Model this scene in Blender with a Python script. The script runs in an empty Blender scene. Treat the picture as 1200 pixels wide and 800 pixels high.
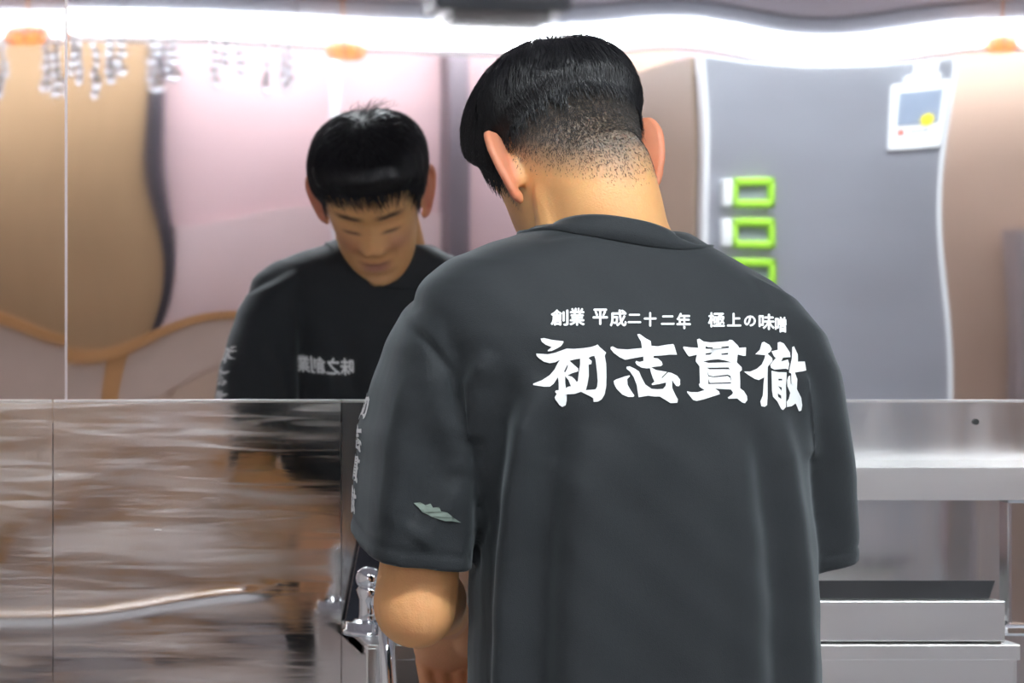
import bpy, bmesh, math, random
import numpy as np
from mathutils import Vector, Matrix
from mathutils.bvhtree import BVHTree

random.seed(7)
rng = np.random.default_rng(7)
scene = bpy.context.scene
col = scene.collection

# ------------------------------------------------------------------ camera
F, PX, PY, CZ = 3200.0, -72.0, 317.0, 1.42      # focal length and principal point in pixels, eye height
cam_d = bpy.data.cameras.new('camera')
cam = bpy.data.objects.new('camera', cam_d)
col.objects.link(cam)
cam.location = (0, 0, CZ)
cam.rotation_euler = (math.pi / 2, 0, 0)
cam_d.sensor_width = 36.0
cam_d.lens = F / 1200 * 36.0
cam_d.shift_x = (600 - PX) / 1200
cam_d.shift_y = -(400 - PY) / 1200
cam_d.clip_start = 0.02
cam_d.dof.use_dof = True
cam_d.dof.focus_distance = 2.92
cam_d.dof.aperture_fstop = 11
scene.camera = cam

# ------------------------------------------------------------------ world, exposure
world = bpy.data.worlds.new('world')
scene.world = world
world.use_nodes = True
world.node_tree.nodes['Background'].inputs[0].default_value = (0.8, 0.85, 1.0, 1)
world.node_tree.nodes['Background'].inputs[1].default_value = 0.0
vs = scene.view_settings
vs.view_transform = 'Standard'
vs.look = 'None'
vs.gamma = 1.0
vs.exposure = 0.85
vs.use_curve_mapping = False
scene.cycles.max_bounces = 10
scene.cycles.glossy_bounces = 6
scene.cycles.sample_clamp_indirect = 6.0
scene.cycles.caustics_reflective = True
scene.cycles.blur_glossy = 0.5

LED_STRENGTH = 12.5
CEILING_STRENGTH = 27.0

YM = 3.715        # depth of the polished sheet
def W(px, py, Y):
    """world point that the photograph shows at (px, py), at depth Y"""
    return Vector(((px - PX) / F * Y, Y, CZ - (py - PY) / F * Y))
def R(px, py, V):
    """real place of a thing seen mirrored at (px, py), at unfolded distance V"""
    return Vector(((px - PX) / F * V, 2 * YM - V, CZ - (py - PY) / F * V))

# ------------------------------------------------------------------ materials
def mat(name, base=(.5, .5, .5), rough=.5, metal=0.0, noise=0.0, nscale=20.0, stretch=(1, 1, 1), bump=0.0, bscale=60.0,
        emit=None, estr=0.0, sss=0.0, sheen=0.0, aniso=0.0, attr=None, coat=0.0, rnoise=0.0, spec=None, alpha=1.0, trans=0.0):
    m = bpy.data.materials.new(name)
    m.use_nodes = True
    nt = m.node_tree
    b = nt.nodes['Principled BSDF']
    b.inputs['Base Color'].default_value = (*base, 1)
    b.inputs['Roughness'].default_value = rough
    b.inputs['Metallic'].default_value = metal
    if spec is not None: b.inputs['Specular IOR Level'].default_value = spec
    if trans: b.inputs['Transmission Weight'].default_value = trans
    if coat: b.inputs['Coat Weight'].default_value = coat
    if sss:
        b.inputs['Subsurface Weight'].default_value = sss
        b.inputs['Subsurface Radius'].default_value = (1.0, .35, .18)
        b.inputs['Subsurface Scale'].default_value = .012
    if sheen:
        b.inputs['Sheen Weight'].default_value = sheen
        b.inputs['Sheen Roughness'].default_value = .45
        b.inputs['Sheen Tint'].default_value = (.86, .96, 1.0, 1)
    if emit:
        b.inputs['Emission Color'].default_value = (*emit, 1)
        b.inputs['Emission Strength'].default_value = estr
    tc = nt.nodes.new('ShaderNodeTexCoord')
    mp = nt.nodes.new('ShaderNodeMapping')
    mp.inputs['Scale'].default_value = stretch
    nt.links.new(tc.outputs['Object'], mp.inputs['Vector'])
    src = None
    if attr:
        a = nt.nodes.new('ShaderNodeVertexColor'); a.layer_name = attr
        src = a.outputs['Color']
    if noise:
        n = nt.nodes.new('ShaderNodeTexNoise')
        n.inputs['Scale'].default_value = nscale
        n.inputs['Detail'].default_value = 5
        nt.links.new(mp.outputs['Vector'], n.inputs['Vector'])
        mr = nt.nodes.new('ShaderNodeMapRange')
        mr.inputs['To Min'].default_value = 1 - noise
        mr.inputs['To Max'].default_value = 1 + noise
        nt.links.new(n.outputs['Fac'], mr.inputs['Value'])
        mx = nt.nodes.new('ShaderNodeVectorMath'); mx.operation = 'SCALE'
        if src: nt.links.new(src, mx.inputs[0])
        else: mx.inputs[0].default_value = base
        nt.links.new(mr.outputs['Result'], mx.inputs['Scale'])
        src = mx.outputs['Vector']
        if rnoise:
            mq = nt.nodes.new('ShaderNodeMapRange')
            mq.inputs['From Min'].default_value = .3
            mq.inputs['From Max'].default_value = .7
            mq.inputs['To Min'].default_value = max(.01, rough - rnoise)
            mq.inputs['To Max'].default_value = rough + rnoise
            nt.links.new(n.outputs['Fac'], mq.inputs['Value'])
            nt.links.new(mq.outputs['Result'], b.inputs['Roughness'])
    if src: nt.links.new(src, b.inputs['Base Color'])
    if bump:
        n2 = nt.nodes.new('ShaderNodeTexNoise')
        n2.inputs['Scale'].default_value = bscale
        n2.inputs['Detail'].default_value = 4
        nt.links.new(mp.outputs['Vector'], n2.inputs['Vector'])
        bp = nt.nodes.new('ShaderNodeBump')
        bp.inputs['Strength'].default_value = 1.0
        bp.inputs['Distance'].default_value = bump
        nt.links.new(n2.outputs['Fac'], bp.inputs['Height'])
        nt.links.new(bp.outputs['Normal'], b.inputs['Normal'])
    if aniso:
        b.inputs['Anisotropic'].default_value = aniso
        b.inputs['Anisotropic Rotation'].default_value = .25
        t = nt.nodes.new('ShaderNodeTangent'); t.direction_type = 'UV_MAP'; t.uv_map = 'grain'
        nt.links.new(t.outputs['Tangent'], b.inputs['Tangent'])
    return m

M = {
    'mirror': mat('mirror_polished_steel', (.86, .85, .86), .022, 1.0, noise=.03, nscale=3, stretch=(1, 1, 8)),
    'brushed': mat('brushed_steel', (.80, .79, .78), .13, 1.0, noise=.05, nscale=5, stretch=(.8, 1, 6), rnoise=.10, bump=.00012, bscale=9, aniso=.7),
    'satin': mat('satin_steel', (.84, .84, .83), .30, 1.0, noise=.03, nscale=6, stretch=(.6, 1, 3), rnoise=.03, bump=.00005, bscale=14),
    'shelf_wall': mat('dull_steel', (.79, .79, .79), .20, 1.0, noise=.10, nscale=6, stretch=(3, 1, .6), rnoise=.06, bump=.0006, bscale=6),
    'dark_steel': mat('dark_grey_steel', (.085, .085, .09), .38, .6, noise=.15, nscale=12),
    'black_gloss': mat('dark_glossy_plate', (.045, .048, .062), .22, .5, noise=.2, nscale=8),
    'seam': mat('seam_metal', (.62, .56, .56), .5, .9, noise=.02, nscale=20),
    'pale_grey': mat('pale_grey_paint', (.50, .45, .45), .6, 0, noise=.05, nscale=9),
    'chrome': mat('chrome', (.85, .87, .9), .06, 1.0, noise=.02, nscale=40),
    'hole': mat('screw_dark', (.02, .02, .02), .6, 0, noise=.1, nscale=90),
    'skin': mat('skin', (.6, .33, .19), .55, 0, attr='tint', noise=.07, nscale=45, sss=.22, bump=.0004, bscale=420),
    'shirt': mat('black_jersey', (.0165, .0198, .0228), .72, 0, noise=.12, nscale=260, bump=.0004, bscale=900, sheen=.26, spec=.35),
    'print': mat('white_print', (.86, .88, .88), .55, 0, noise=.02, nscale=80),
    'leaf': mat('pale_green_mark', (.22, .28, .24), .6, 0, noise=.3, nscale=120),
    'hair': mat('black_hair', (.007, .007, .0085), .38, 0, noise=.25, nscale=90, spec=.45),
    'stubble': mat('cropped_hair', (.050, .044, .040), .5, 0, noise=.3, nscale=90),
    'trousers': mat('black_trousers', (.018, .018, .021), .8, 0, noise=.15, nscale=60, bump=.001, bscale=60),
    'shoe': mat('black_rubber', (.02, .02, .02), .5, 0, noise=.1, nscale=40),
    'pink': mat('pink_plaster', (.82, .58, .585), .7, 0, noise=.04, nscale=3, bump=.001, bscale=80),
    'pale_pink': mat('pale_pink_board', (.87, .67, .66), .6, 0, noise=.06, nscale=4),
    'lilac': mat('lilac_ceiling', (.60, .57, .62), .7, 0, noise=.03, nscale=3),
    'brown': mat('tan_door_panel', (.46, .295, .155), .6, 0, noise=.06, nscale=4, stretch=(6, 1, 1)),
    'dark_post': mat('dark_post_paint', (.040, .036, .050), .6, 0, noise=.1, nscale=9),
    'grey_post': mat('grey_brown_post', (.20, .165, .185), .6, 0, noise=.1, nscale=9),
    'wood': mat('orange_wood', (.62, .31, .11), .45, 0, noise=.18, nscale=7, stretch=(1, 4, 4)),
    'cream': mat('cream_board', (.72, .56, .47), .7, 0, noise=.08, nscale=12, bump=.0008, bscale=90),
    'tan': mat('tan_wall', (.68, .50, .38), .7, 0, noise=.10, nscale=2.2),
    'floor': mat('grey_floor_tile', (.40, .40, .42), .35, 0, noise=.15, nscale=4),
    'plain': mat('side_wall_paint', (.66, .60, .58), .75, 0, noise=.03, nscale=4),
    'soffit': mat('blue_grey_soffit', (.42, .46, .54), .6, 0, noise=.08, nscale=5),
    'gap': mat('dark_gap', (.05, .05, .06), .8, 0, noise=.1, nscale=9),
    'lip': mat('white_lamp_housing', (.82, .76, .78), .5, 0, noise=.02, nscale=9),
    'led': mat('led_diffuser', (.9, .9, .9), .5, 0, noise=.01, nscale=9, emit=(.93, .97, 1.0), estr=LED_STRENGTH),
    'tube': mat('ceiling_lamp_diffuser', (.9, .9, .9), .5, 0, noise=.01, nscale=9, emit=(.90, .97, 1.0), estr=CEILING_STRENGTH),
    'amber': mat('amber_lamp_glass', (.85, .35, .10), .4, 0, noise=.1, nscale=30, emit=(1.0, .30, .07), estr=.9),
    'amber_rib': mat('amber_lamp_rib', (.55, .25, .10), .5, 0, noise=.1, nscale=30),
    'fridge': mat('fridge_steel', (.47, .50, .56), .34, .75, noise=.10, nscale=3, stretch=(1, 1, 1.5), rnoise=.06, bump=.004, bscale=3),
    'fridge_trim': mat('fridge_bright_trim', (.85, .87, .90), .3, .3, noise=.03, nscale=10),
    'fridge_side': mat('fridge_beige_side', (.60, .45, .33), .42, .15, noise=.08, nscale=2, stretch=(1, 1, .4)),
    'gasket': mat('dark_gasket', (.07, .055, .06), .7, 0, noise=.1, nscale=20),
    'green': mat('lime_plastic', (.38, .74, .05), .4, 0, noise=.04, nscale=30),
    'white': mat('white_plastic', (.86, .87, .88), .4, 0, noise=.03, nscale=30),
    'window_grey': mat('grey_display', (.25, .28, .31), .3, 0, noise=.06, nscale=30),
    'picture': mat('slate_blue_print', (.24, .29, .38), .5, 0, noise=.15, nscale=24),
    'yellow': mat('yellow_print', (.85, .70, .03), .5, 0, noise=.05, nscale=60),
    'red': mat('red_print', (.75, .10, .06), .5, 0, noise=.05, nscale=60),
    'grey_ink': mat('grey_print', (.45, .46, .5), .5, 0, noise=.05, nscale=60),
    'unit_body': mat('grey_brown_casing', (.11, .095, .095), .5, 0, noise=.1, nscale=15),
    'unit_plate': mat('dark_slate_plate', (.05, .06, .075), .5, 0, noise=.1, nscale=15),
    'bead': mat('clear_glass_bead', (.70, .73, .77), .10, .0, noise=.03, nscale=30, trans=.8),
}

def add_scratches(m):
    nt = m.node_tree; b = nt.nodes['Principled BSDF']
    tc = nt.nodes.new('ShaderNodeTexCoord'); mp = nt.nodes.new('ShaderNodeMapping')
    mp.inputs['Scale'].default_value = (.9, 1, 16); mp.inputs['Rotation'].default_value = (0, .08, 0)
    n = nt.nodes.new('ShaderNodeTexNoise'); n.inputs['Scale'].default_value = 6; n.inputs['Detail'].default_value = 9; n.inputs['Distortion'].default_value = 1.2
    r = nt.nodes.new('ShaderNodeMapRange'); r.inputs['From Min'].default_value = .50; r.inputs['From Max'].default_value = .80
    nt.links.new(tc.outputs['Object'], mp.inputs['Vector']); nt.links.new(mp.outputs['Vector'], n.inputs['Vector']); nt.links.new(n.outputs['Fac'], r.inputs['Value'])
    old = b.inputs['Roughness'].links[0].from_socket
    mx = nt.nodes.new('ShaderNodeMix'); mx.inputs['B'].default_value = .30
    nt.links.new(r.outputs['Result'], mx.inputs['Factor']); nt.links.new(old, mx.inputs['A']); nt.links.new(mx.outputs['Result'], b.inputs['Roughness'])
add_scratches(M['brushed'])

# ------------------------------------------------------------------ mesh helpers
def link(name, me, m=None, parent=None, smooth=False):
    o = bpy.data.objects.new(name, me)
    col.objects.link(o)
    if m is not None: me.materials.append(m)
    if parent is not None: o.parent = parent
    if smooth:
        me.polygons.foreach_set('use_smooth', [True] * len(me.polygons))
    return o
def obj(name, bm, m=None, parent=None, smooth=False):
    me = bpy.data.meshes.new(name)
    bm.normal_update(); bm.to_mesh(me); bm.free()
    return link(name, me, m, parent, smooth)
def empty(name, loc, parent=None):
    o = bpy.data.objects.new(name, None)
    col.objects.link(o); o.location = loc; o.empty_display_size = .1
    if parent: o.parent = parent
    return o
def tag(o, label=None, cat=None, group=None, kind=None):
    if label: o['label'] = label
    if cat: o['category'] = cat
    if group: o['group'] = group
    if kind: o['kind'] = kind
    return o
def rel(bm, root):
    """shift world-built geometry into the frame of its root"""
    bmesh.ops.translate(bm, verts=bm.verts, vec=-Vector(root.location))
    return bm
def box(lo, hi, bevel=0.0, bm=None, seg=2):
    b = bm or bmesh.new()
    lo, hi = Vector(lo), Vector(hi)
    c, s = (lo + hi) / 2, hi - lo
    r = bmesh.ops.create_cube(b, size=1, matrix=Matrix.Translation(c) @ Matrix.Diagonal((abs(s.x), abs(s.y), abs(s.z), 1)))
    if bevel:
        es = list({e for v in r['verts'] for e in v.link_edges})
        bmesh.ops.bevel(b, geom=es, offset=bevel, segments=seg, affect='EDGES', profile=.5)
    return b
def ring_loft(rings, bm=None, cap=True):
    b = bm or bmesh.new()
    rs = [[b.verts.new(p) for p in r] for r in rings]
    n = len(rs[0])
    for a, c in zip(rs, rs[1:]):
        for i in range(n):
            b.faces.new((a[i], a[(i + 1) % n], c[(i + 1) % n], c[i]))
    if cap:
        b.faces.new(list(reversed(rs[0]))); b.faces.new(rs[-1])
    return b
def tube(pts, radii, bm=None, n=14, cap=True):
    pts = [Vector(p) for p in pts]
    if not hasattr(radii, '__len__'): radii = [radii] * len(pts)
    rings = []
    up = None
    for i, p in enumerate(pts):
        t = (pts[min(i + 1, len(pts) - 1)] - pts[max(i - 1, 0)]).normalized()
        if up is None:
            up = t.orthogonal().normalized()
        up = (up - t * up.dot(t)).normalized()
        s = t.cross(up)
        rings.append([p + (up * math.cos(a) + s * math.sin(a)) * radii[i] for a in (2 * math.pi * k / n for k in range(n))])
    return ring_loft(rings, bm, cap)
def ball(c, r, bm=None, seg=20, rings=12, rot=None):
    b = bm or bmesh.new()
    if not hasattr(r, '__len__'): r = (r, r, r)
    c = Vector(c); rm = rot if rot is not None else Matrix.Identity(3)
    f = lambda t, u_: c + rm @ Vector((r[0] * math.sin(t) * math.cos(u_), r[1] * math.sin(t) * math.sin(u_), -r[2] * math.cos(t)))
    lo_, hi_ = b.verts.new(f(0, 0)), b.verts.new(f(math.pi, 0))
    rs = [[b.verts.new(f(math.pi * j / rings, 2 * math.pi * i / seg)) for i in range(seg)] for j in range(1, rings)]
    for i in range(seg):
        k = (i + 1) % seg
        b.faces.new((lo_, rs[0][k], rs[0][i])); b.faces.new((hi_, rs[-1][i], rs[-1][k]))
        for p_, q_ in zip(rs, rs[1:]): b.faces.new((p_[i], p_[k], q_[k], q_[i]))
    return b
def chain(pts, radii, bm, n=16):
    tube(pts, radii, bm, n)
    ball(pts[0], radii[0], bm, 16, 10); ball(pts[-1], radii[-1], bm, 16, 10)
    return bm
def cyl(p0, p1, r, bm=None, n=24):
    return tube([p0, p1], [r, r], bm, n)
def catmull(pts, k=6):
    pts = [Vector(p) for p in pts]; out = []
    P = [pts[0] * 2 - pts[1]] + pts + [pts[-1] * 2 - pts[-2]]
    for i in range(1, len(P) - 2):
        for j in range(k):
            t = j / k
            out.append(.5 * ((2 * P[i]) + (P[i + 1] - P[i - 1]) * t + (2 * P[i - 1] - 5 * P[i] + 4 * P[i + 1] - P[i + 2]) * t * t + (3 * P[i] - P[i - 1] - 3 * P[i + 1] + P[i + 2]) * t ** 3))
    out.append(pts[-1])
    return out
def voxel(bm, size, smooth=4, factor=.5):
    me = bpy.data.meshes.new('tmp'); bm.normal_update(); bm.to_mesh(me); bm.free()
    o = bpy.data.objects.new('tmp', me); col.objects.link(o)
    r = o.modifiers.new('r', 'REMESH'); r.mode = 'VOXEL'; r.voxel_size = size
    if smooth:
        s = o.modifiers.new('s', 'SMOOTH'); s.iterations = smooth; s.factor = factor
    dg = bpy.context.evaluated_depsgraph_get()
    out = bpy.data.meshes.new_from_object(o.evaluated_get(dg))
    bpy.data.objects.remove(o); bpy.data.meshes.remove(me)
    out.materials.clear()
    return out
def coords(me):
    a = np.empty(len(me.vertices) * 3); me.vertices.foreach_get('co', a); return a.reshape(-1, 3)
def normals(me):
    a = np.empty(len(me.vertices) * 3); me.vertex_normals.foreach_get('vector', a); return a.reshape(-1, 3)
def put(me, a):
    me.vertices.foreach_set('co', np.ascontiguousarray(a).ravel()); me.update()
def paint(me, rgb, name='tint'):
    ca = me.color_attributes.new(name, 'FLOAT_COLOR', 'POINT')
    ca.data.foreach_set('color', np.c_[rgb, np.ones(len(rgb))].astype(np.float32).ravel())
def interp(z, table, k):
    zs = [t[0] for t in table]; return np.interp(z, zs, [t[k] for t in table])

# ================================================================== THE SETTING
XL, XR, YR, ZC = -1.3, 4.9, 2 * YM - 10.5, 2.5
st = lambda o: tag(o, kind='structure')
fl = st(obj('floor', box((XL - .1, YR - .1, -.1), (XR + .1, YM + .2, -.004)), M['gap']))
tiles = {}
TS = .45
for i in range(14):
    for j in range(16):
        x0, y0 = XL + i * TS, YR + j * TS
        x1, y1 = min(x0 + TS, XR), min(y0 + TS, YM)
        if x1 - x0 < .02 or y1 - y0 < .02: continue
        key = (round(x1 - x0, 3), round(y1 - y0, 3))
        if key not in tiles:
            me = bpy.data.meshes.new('tile'); b = box((.002, .002, -.01), (x1 - x0 - .002, y1 - y0 - .002, 0))
            b.to_mesh(me); b.free(); me.materials.append(M['floor']); tiles[key] = me
        t = bpy.data.objects.new('tile', tiles[key]); t.location = (x0, y0, 0)
        col.objects.link(t); t.parent = fl
st(obj('ceiling', box((XL - .1, YR - .1, ZC), (XR + .1, YM + .2, ZC + .1)), M['lilac']))
wf = st(obj('wall_front', box((XL - .1, YR - .12, 0), (XR + .1, YR, ZC)), M['pink']))
st(obj('wall_left', box((XL - .1, YR, 0), (XL, YM + .1, ZC)), M['plain']))
st(obj('wall_right', box((XR, YR, 0), (XR + .1, YM + .1, ZC)), M['plain']))
wb = st(obj('wall_back', box((XL, YM + .012, 0), (XR, YM + .15, ZC)), M['plain']))

# ---- the polished sheets: their warp is fitted to how the straight room lines bend in them
def fac(V): return 2 * F * (V - YM) / V
def fit(obs, gx, gy, sig, reg):
    """obs: (px, py, dpx or None, dpy or None, V). returns coefficients of a smooth relief in pixel space"""
    C = np.array([(x, y) for x in gx for y in gy], float)
    A, B = [], []
    for (x, y, dx, dy, V) in obs:
        d = np.array([x, y]) - C
        w = np.exp(-(d ** 2).sum(1) / (2 * sig * sig))
        g = -w[:, None] * d / sig ** 2            # d/dpx, d/dpy
        if dx is not None: A.append(g[:, 0]); B.append(-dx / fac(V))
        if dy is not None: A.append(g[:, 1]); B.append(-dy / fac(V))   # py grows downward
    A, B = np.array(A), np.array(B)
    c = np.linalg.solve(A.T @ A + reg * np.eye(len(C)), A.T @ B)
    return C, c, sig
def relief(f, px, py):
    C, c, sig = f
    out = np.zeros(px.shape)
    for (cx, cy), k in zip(C, c):
        out += k * np.exp(-((px - cx) ** 2 + (py - cy) ** 2) / (2 * sig * sig))
    return out * YM / F
obsA = [(x, 385, None, v, 10.5) for x, v in ((0, -22), (25, -14), (50, -4), (74, 6))] + \
       [(x, 30, None, -11, 9.9) for x in (0, 40, 75)] + [(x, 455, None, 0, 10.5) for x in (0, 40, 75)]
obsB = [(x, yy, None, v, 9.9) for yy in (5, 40, 75) for x, v in ((90, -13), (150, -12), (200, -11), (300, -7), (400, -2), (500, 2), (600, 5), (720, 2), (800, -2),
        (850, 3), (900, 12), (940, 17), (980, 18), (1020, 15), (1050, 11), (1100, 4), (1150, 1), (1200, -2))]
obsB += [(188, y, v, None, 10.45) for y, v in ((60, -2), (110, -5), (150, -5), (200, -5), (250, 0), (300, 7), (330, 10), (350, 7), (372, -1))]
obsB += [(x, 385, None, v, 10.2) for x, v in ((85, 12), (115, 13), (150, 12), (175, 6), (190, -2), (205, -14), (220, -24), (240, -33), (262, -34), (300, -30))]
obsB += [(x, 250, None, v, 10.5) for x, v in ((200, 14), (250, 8), (300, -2), (350, -10), (375, -15))]
obsB += [(538, y, 0, None, 10.3) for y in (60, 120, 180, 240, 290, 350, 420)]
obsB += [(822, y, v, None, 6.7) for y, v in ((60, -4), (100, 0), (150, 4), (200, 4), (270, 0))]
obsB += [(1115, y, v, None, 6.7) for y, v in ((60, 11), (100, 5), (150, -5), (200, -9), (250, -9), (300, -8), (350, -3), (400, 1), (460, 2))]
obsB += [(x, y, 0, 0, 6.7) for x in (900, 1000) for y in (160, 250, 400)]
obsB += [(x, y, 0, 0, 9) for x in (420, 480, 600, 680, 750) for y in (150, 250, 330, 430)]
fitA = fit(obsA, np.arange(-80, 160, 60), np.arange(-40, 560, 80), 75, 2e-6)
fitB = fit(obsB, np.arange(60, 1300, 72), np.arange(-60, 560, 72), 80, 2e-6)
def sheet(name, x0, x1, z0, z1, y, m, rel_fn=None, step=.008, thick=.003, parent=wb):
    nx, nz = max(2, int((x1 - x0) / step)), max(2, int((z1 - z0) / step))
    X, Z = np.meshgrid(np.linspace(x0, x1, nx + 1), np.linspace(z0, z1, nz + 1))
    px = X * F / y + PX; py = PY + (CZ - Z) * F / y
    G = rel_fn(px, py) if rel_fn else np.zeros(X.shape)
    v = np.stack([X, y + G, Z], -1).reshape(-1, 3)
    idx = lambda i, j: j * (nx + 1) + i
    f = [(idx(i, j), idx(i + 1, j), idx(i + 1, j + 1), idx(i, j + 1)) for j in range(nz) for i in range(nx)]
    me = bpy.data.meshes.new(name); me.from_pydata(v.tolist(), [], f)
    uv = me.uv_layers.new(name='grain')
    li = np.empty(len(me.loops), int); me.loops.foreach_get('vertex_index', li)
    uv.data.foreach_set('uv', np.c_[X.ravel()[li], Z.ravel()[li]].ravel())
    o = link(name, me, m, parent, True)
    s = o.modifiers.new('s', 'SOLIDIFY'); s.thickness = thick; s.offset = -1; s.use_rim = False
    return o
XS = W(77.5, 0, YM).x
ZT = W(0, 470, YM - .008).z
sheet('mirror_panel', XL, XS - .0009, ZT - .03, ZC, YM, M['mirror'], lambda a, b: relief(fitA, a, b))
sheet('mirror_panel', XS + .0009, 1.75, ZT - .03, ZC, YM, M['mirror'], lambda a, b: relief(fitB, a, b))
sheet('mirror_panel', 1.752, XR, ZT - .03, ZC, YM, M['mirror'], None, .2)
obj('seam_strip', box((XS - .0017, YM - .0012, ZT), (XS + .0017, YM + .009, ZC)), M['seam'], wb)

YL = YM - .008
def low_relief(px, py):
    n = .00035 * np.sin(px / 31 + 1.7 * np.sin(py / 47)) * np.sin(py / 60 + px / 140) + .0004 * np.sin(px / 83 + py / 130 + .6)
    yl = 724 - .085 * px + 5 * np.sin(px / 60)                       # the shallow crease pressed across the sheet
    cr = -.0015 * np.exp(-((py - yl) / 6.0) ** 2) * np.clip((330 - px) / 40, 0, 1)
    return n * 1.5 + cr
XA, XB, XC_ = W(62, 0, YL).x, W(400, 0, YL).x, 1.75
sheet('lower_panel', XL, XA - .0006, .55, ZT, YL, M['brushed'], low_relief, .005)
sheet('lower_panel', XA + .0006, XB - .0006, .55, ZT, YL, M['brushed'], low_relief, .004)
sheet('lower_panel', XB + .0006, XC_, .55, ZT, YL, M['shelf_wall'], lambda a, b: .5 * low_relief(a, b * 0 + 300 + b * .4), .006)
sheet('lower_panel', XC_ + .002, XR, .55, ZT, YL, M['brushed'], None, .2)
for i, (a, b_) in enumerate(((XL, XA), (XA, XB), (XB, XC_), (XC_, XR))):
    obj('panel_top_edge', box((a + .001, YL - .002, ZT - .0015), (b_ - .001, YM + .001, ZT + .0015)), M['satin'], wb)
for px_ in (428, 1143):
    p = W(px_, 494, YL)
    obj('screw', cyl(p + Vector((0, -.003, 0)), p + Vector((0, .002, 0)), .0042, n=14), M['hole'], wb)

# ---- what stands behind the camera, seen in the polished sheet
def rbox(name, px0, py0, px1, py1, V, depth, m, parent=None, bevel=0.0):
    """box whose front face is seen mirrored between two pixels; depth runs away from the mirror"""
    a, b = R(px0, py0, V), R(px1, py1, V)
    return obj(name, box((a.x, a.y - depth, b.z), (b.x, a.y, a.z), bevel), m, parent)
d1 = st(rbox('door_1', -260, 44, 183, 470, 10.46, .04, M['brown']))
st(rbox('trim_1', 183, 20, 195, 720, 10.44, .06, M['dark_post']))
st(rbox('trim_2', 527, 10, 551, 720, 10.30, .20, M['grey_post']))
st(rbox('trim_3', 197, 250, 527, 700, 10.47, .03, M['pale_pink']))
st(rbox('trim_4', 1080, 20, 1330, 780, 10.42, .08, M['tan']))
st(rbox('trim_5', 690, 20, 790, 780, 10.44, .06, M['tan']))
tr = st(rbox('trim_6', 1194, 262, 1215, 760, 10.30, .10, M['pale_grey']))
p = R(398, 60, 10.35)
tag(obj('white_pole', box((p.x - .018, p.y - .03, 0), (p.x + .018, p.y + .005, p.z), .008), M['white']),
    'slim white pole standing against the pink wall', 'pole')

# low partition: posts, rail and boards
pv = 10.2
base = R(100, 400, pv); base.z = 0
part = tag(empty('partition', base), 'low partition of cream boards with orange wooden rail and posts', 'partition')
posts = [-230, -70, 138, 340, 500]
for q in posts:
    a, c = R(q - 18, 395, pv), R(q + 18, 395, pv)
    obj('post', rel(box((a.x, a.y - .07, 0), (c.x, a.y, a.z), .004), part), M['wood'], part)
a, c = R(-260, 388, pv), R(519, 402, pv)
obj('rail', rel(box((a.x, a.y - .09, c.z), (c.x, a.y + .015, a.z), .006), part), M['wood'], part)
for q0, q1 in zip(posts, posts[1:]):
    a, c = R(q0 + 18, 402, pv), R(q1 - 18, 470, pv)
    obj('board', rel(box((a.x, a.y - .05, c.z), (c.x, a.y - .02, a.z)), part), M['cream'], part)
    nb_ = max(2, round((c.x - a.x) / .11)); wd = (c.x - a.x) / nb_
    for k in range(nb_):
        mt = ('tan', 'wood', 'cream', 'brown', 'tan', 'cream', 'wood')[(k * 3 + int(q0)) % 7]
        obj('plank', rel(box((a.x + k * wd + .003, a.y - .05, .15), (a.x + (k + 1) * wd - .003, a.y - .014 - .003 * (k % 2), c.z - .004), .003), part), M[mt], part)
a, c = R(-260, 388, pv), R(519, 402, pv)
obj('kick_board', rel(box((a.x, a.y - .05, 0), (c.x, a.y - .005, .148), .003), part), M['dark_post'], part)

# soffit beam with the long lamp beneath it
sv = 9.9
a = R(0, 25, sv); y0 = a.y
so = st(obj('trim_7', box((XL, y0 - .25, a.z), (XR, y0 + .02, a.z + .062)), M['soffit']))
st(obj('trim_8', box((XL, y0 - .23, a.z + .062), (XR, y0 - .06, a.z + .074)), M['soffit']))
st(obj('trim_9', box((XL, y0 - .25, a.z + .074), (XR, y0 + .03, ZC)), M['lilac']))
zl1, zl0 = a.z, R(0, 53, sv).z
led = tag(empty('linear_lamp_offscreen', (1.8, y0, zl1)), 'long white linear lamp fixed beneath the blue grey soffit', 'lamp', None)
rings = []
for x in (XL + .02, XR - .02):
    rings.append([Vector((x, y0 - .03 + .05 * math.cos(t), (zl0 + zl1) / 2 + (zl1 - zl0) / 2 * math.sin(t))) for t in np.linspace(0, 2 * math.pi, 17)[:-1]])
obj('linear_diffuser_offscreen', rel(ring_loft(rings), led), M['led'], led, False)
obj('housing', rel(box((XL + .01, y0 - .09, zl0 - .022), (XR - .01, y0 + .012, zl0 + .002), .004), led), M['lip'], led)

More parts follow.
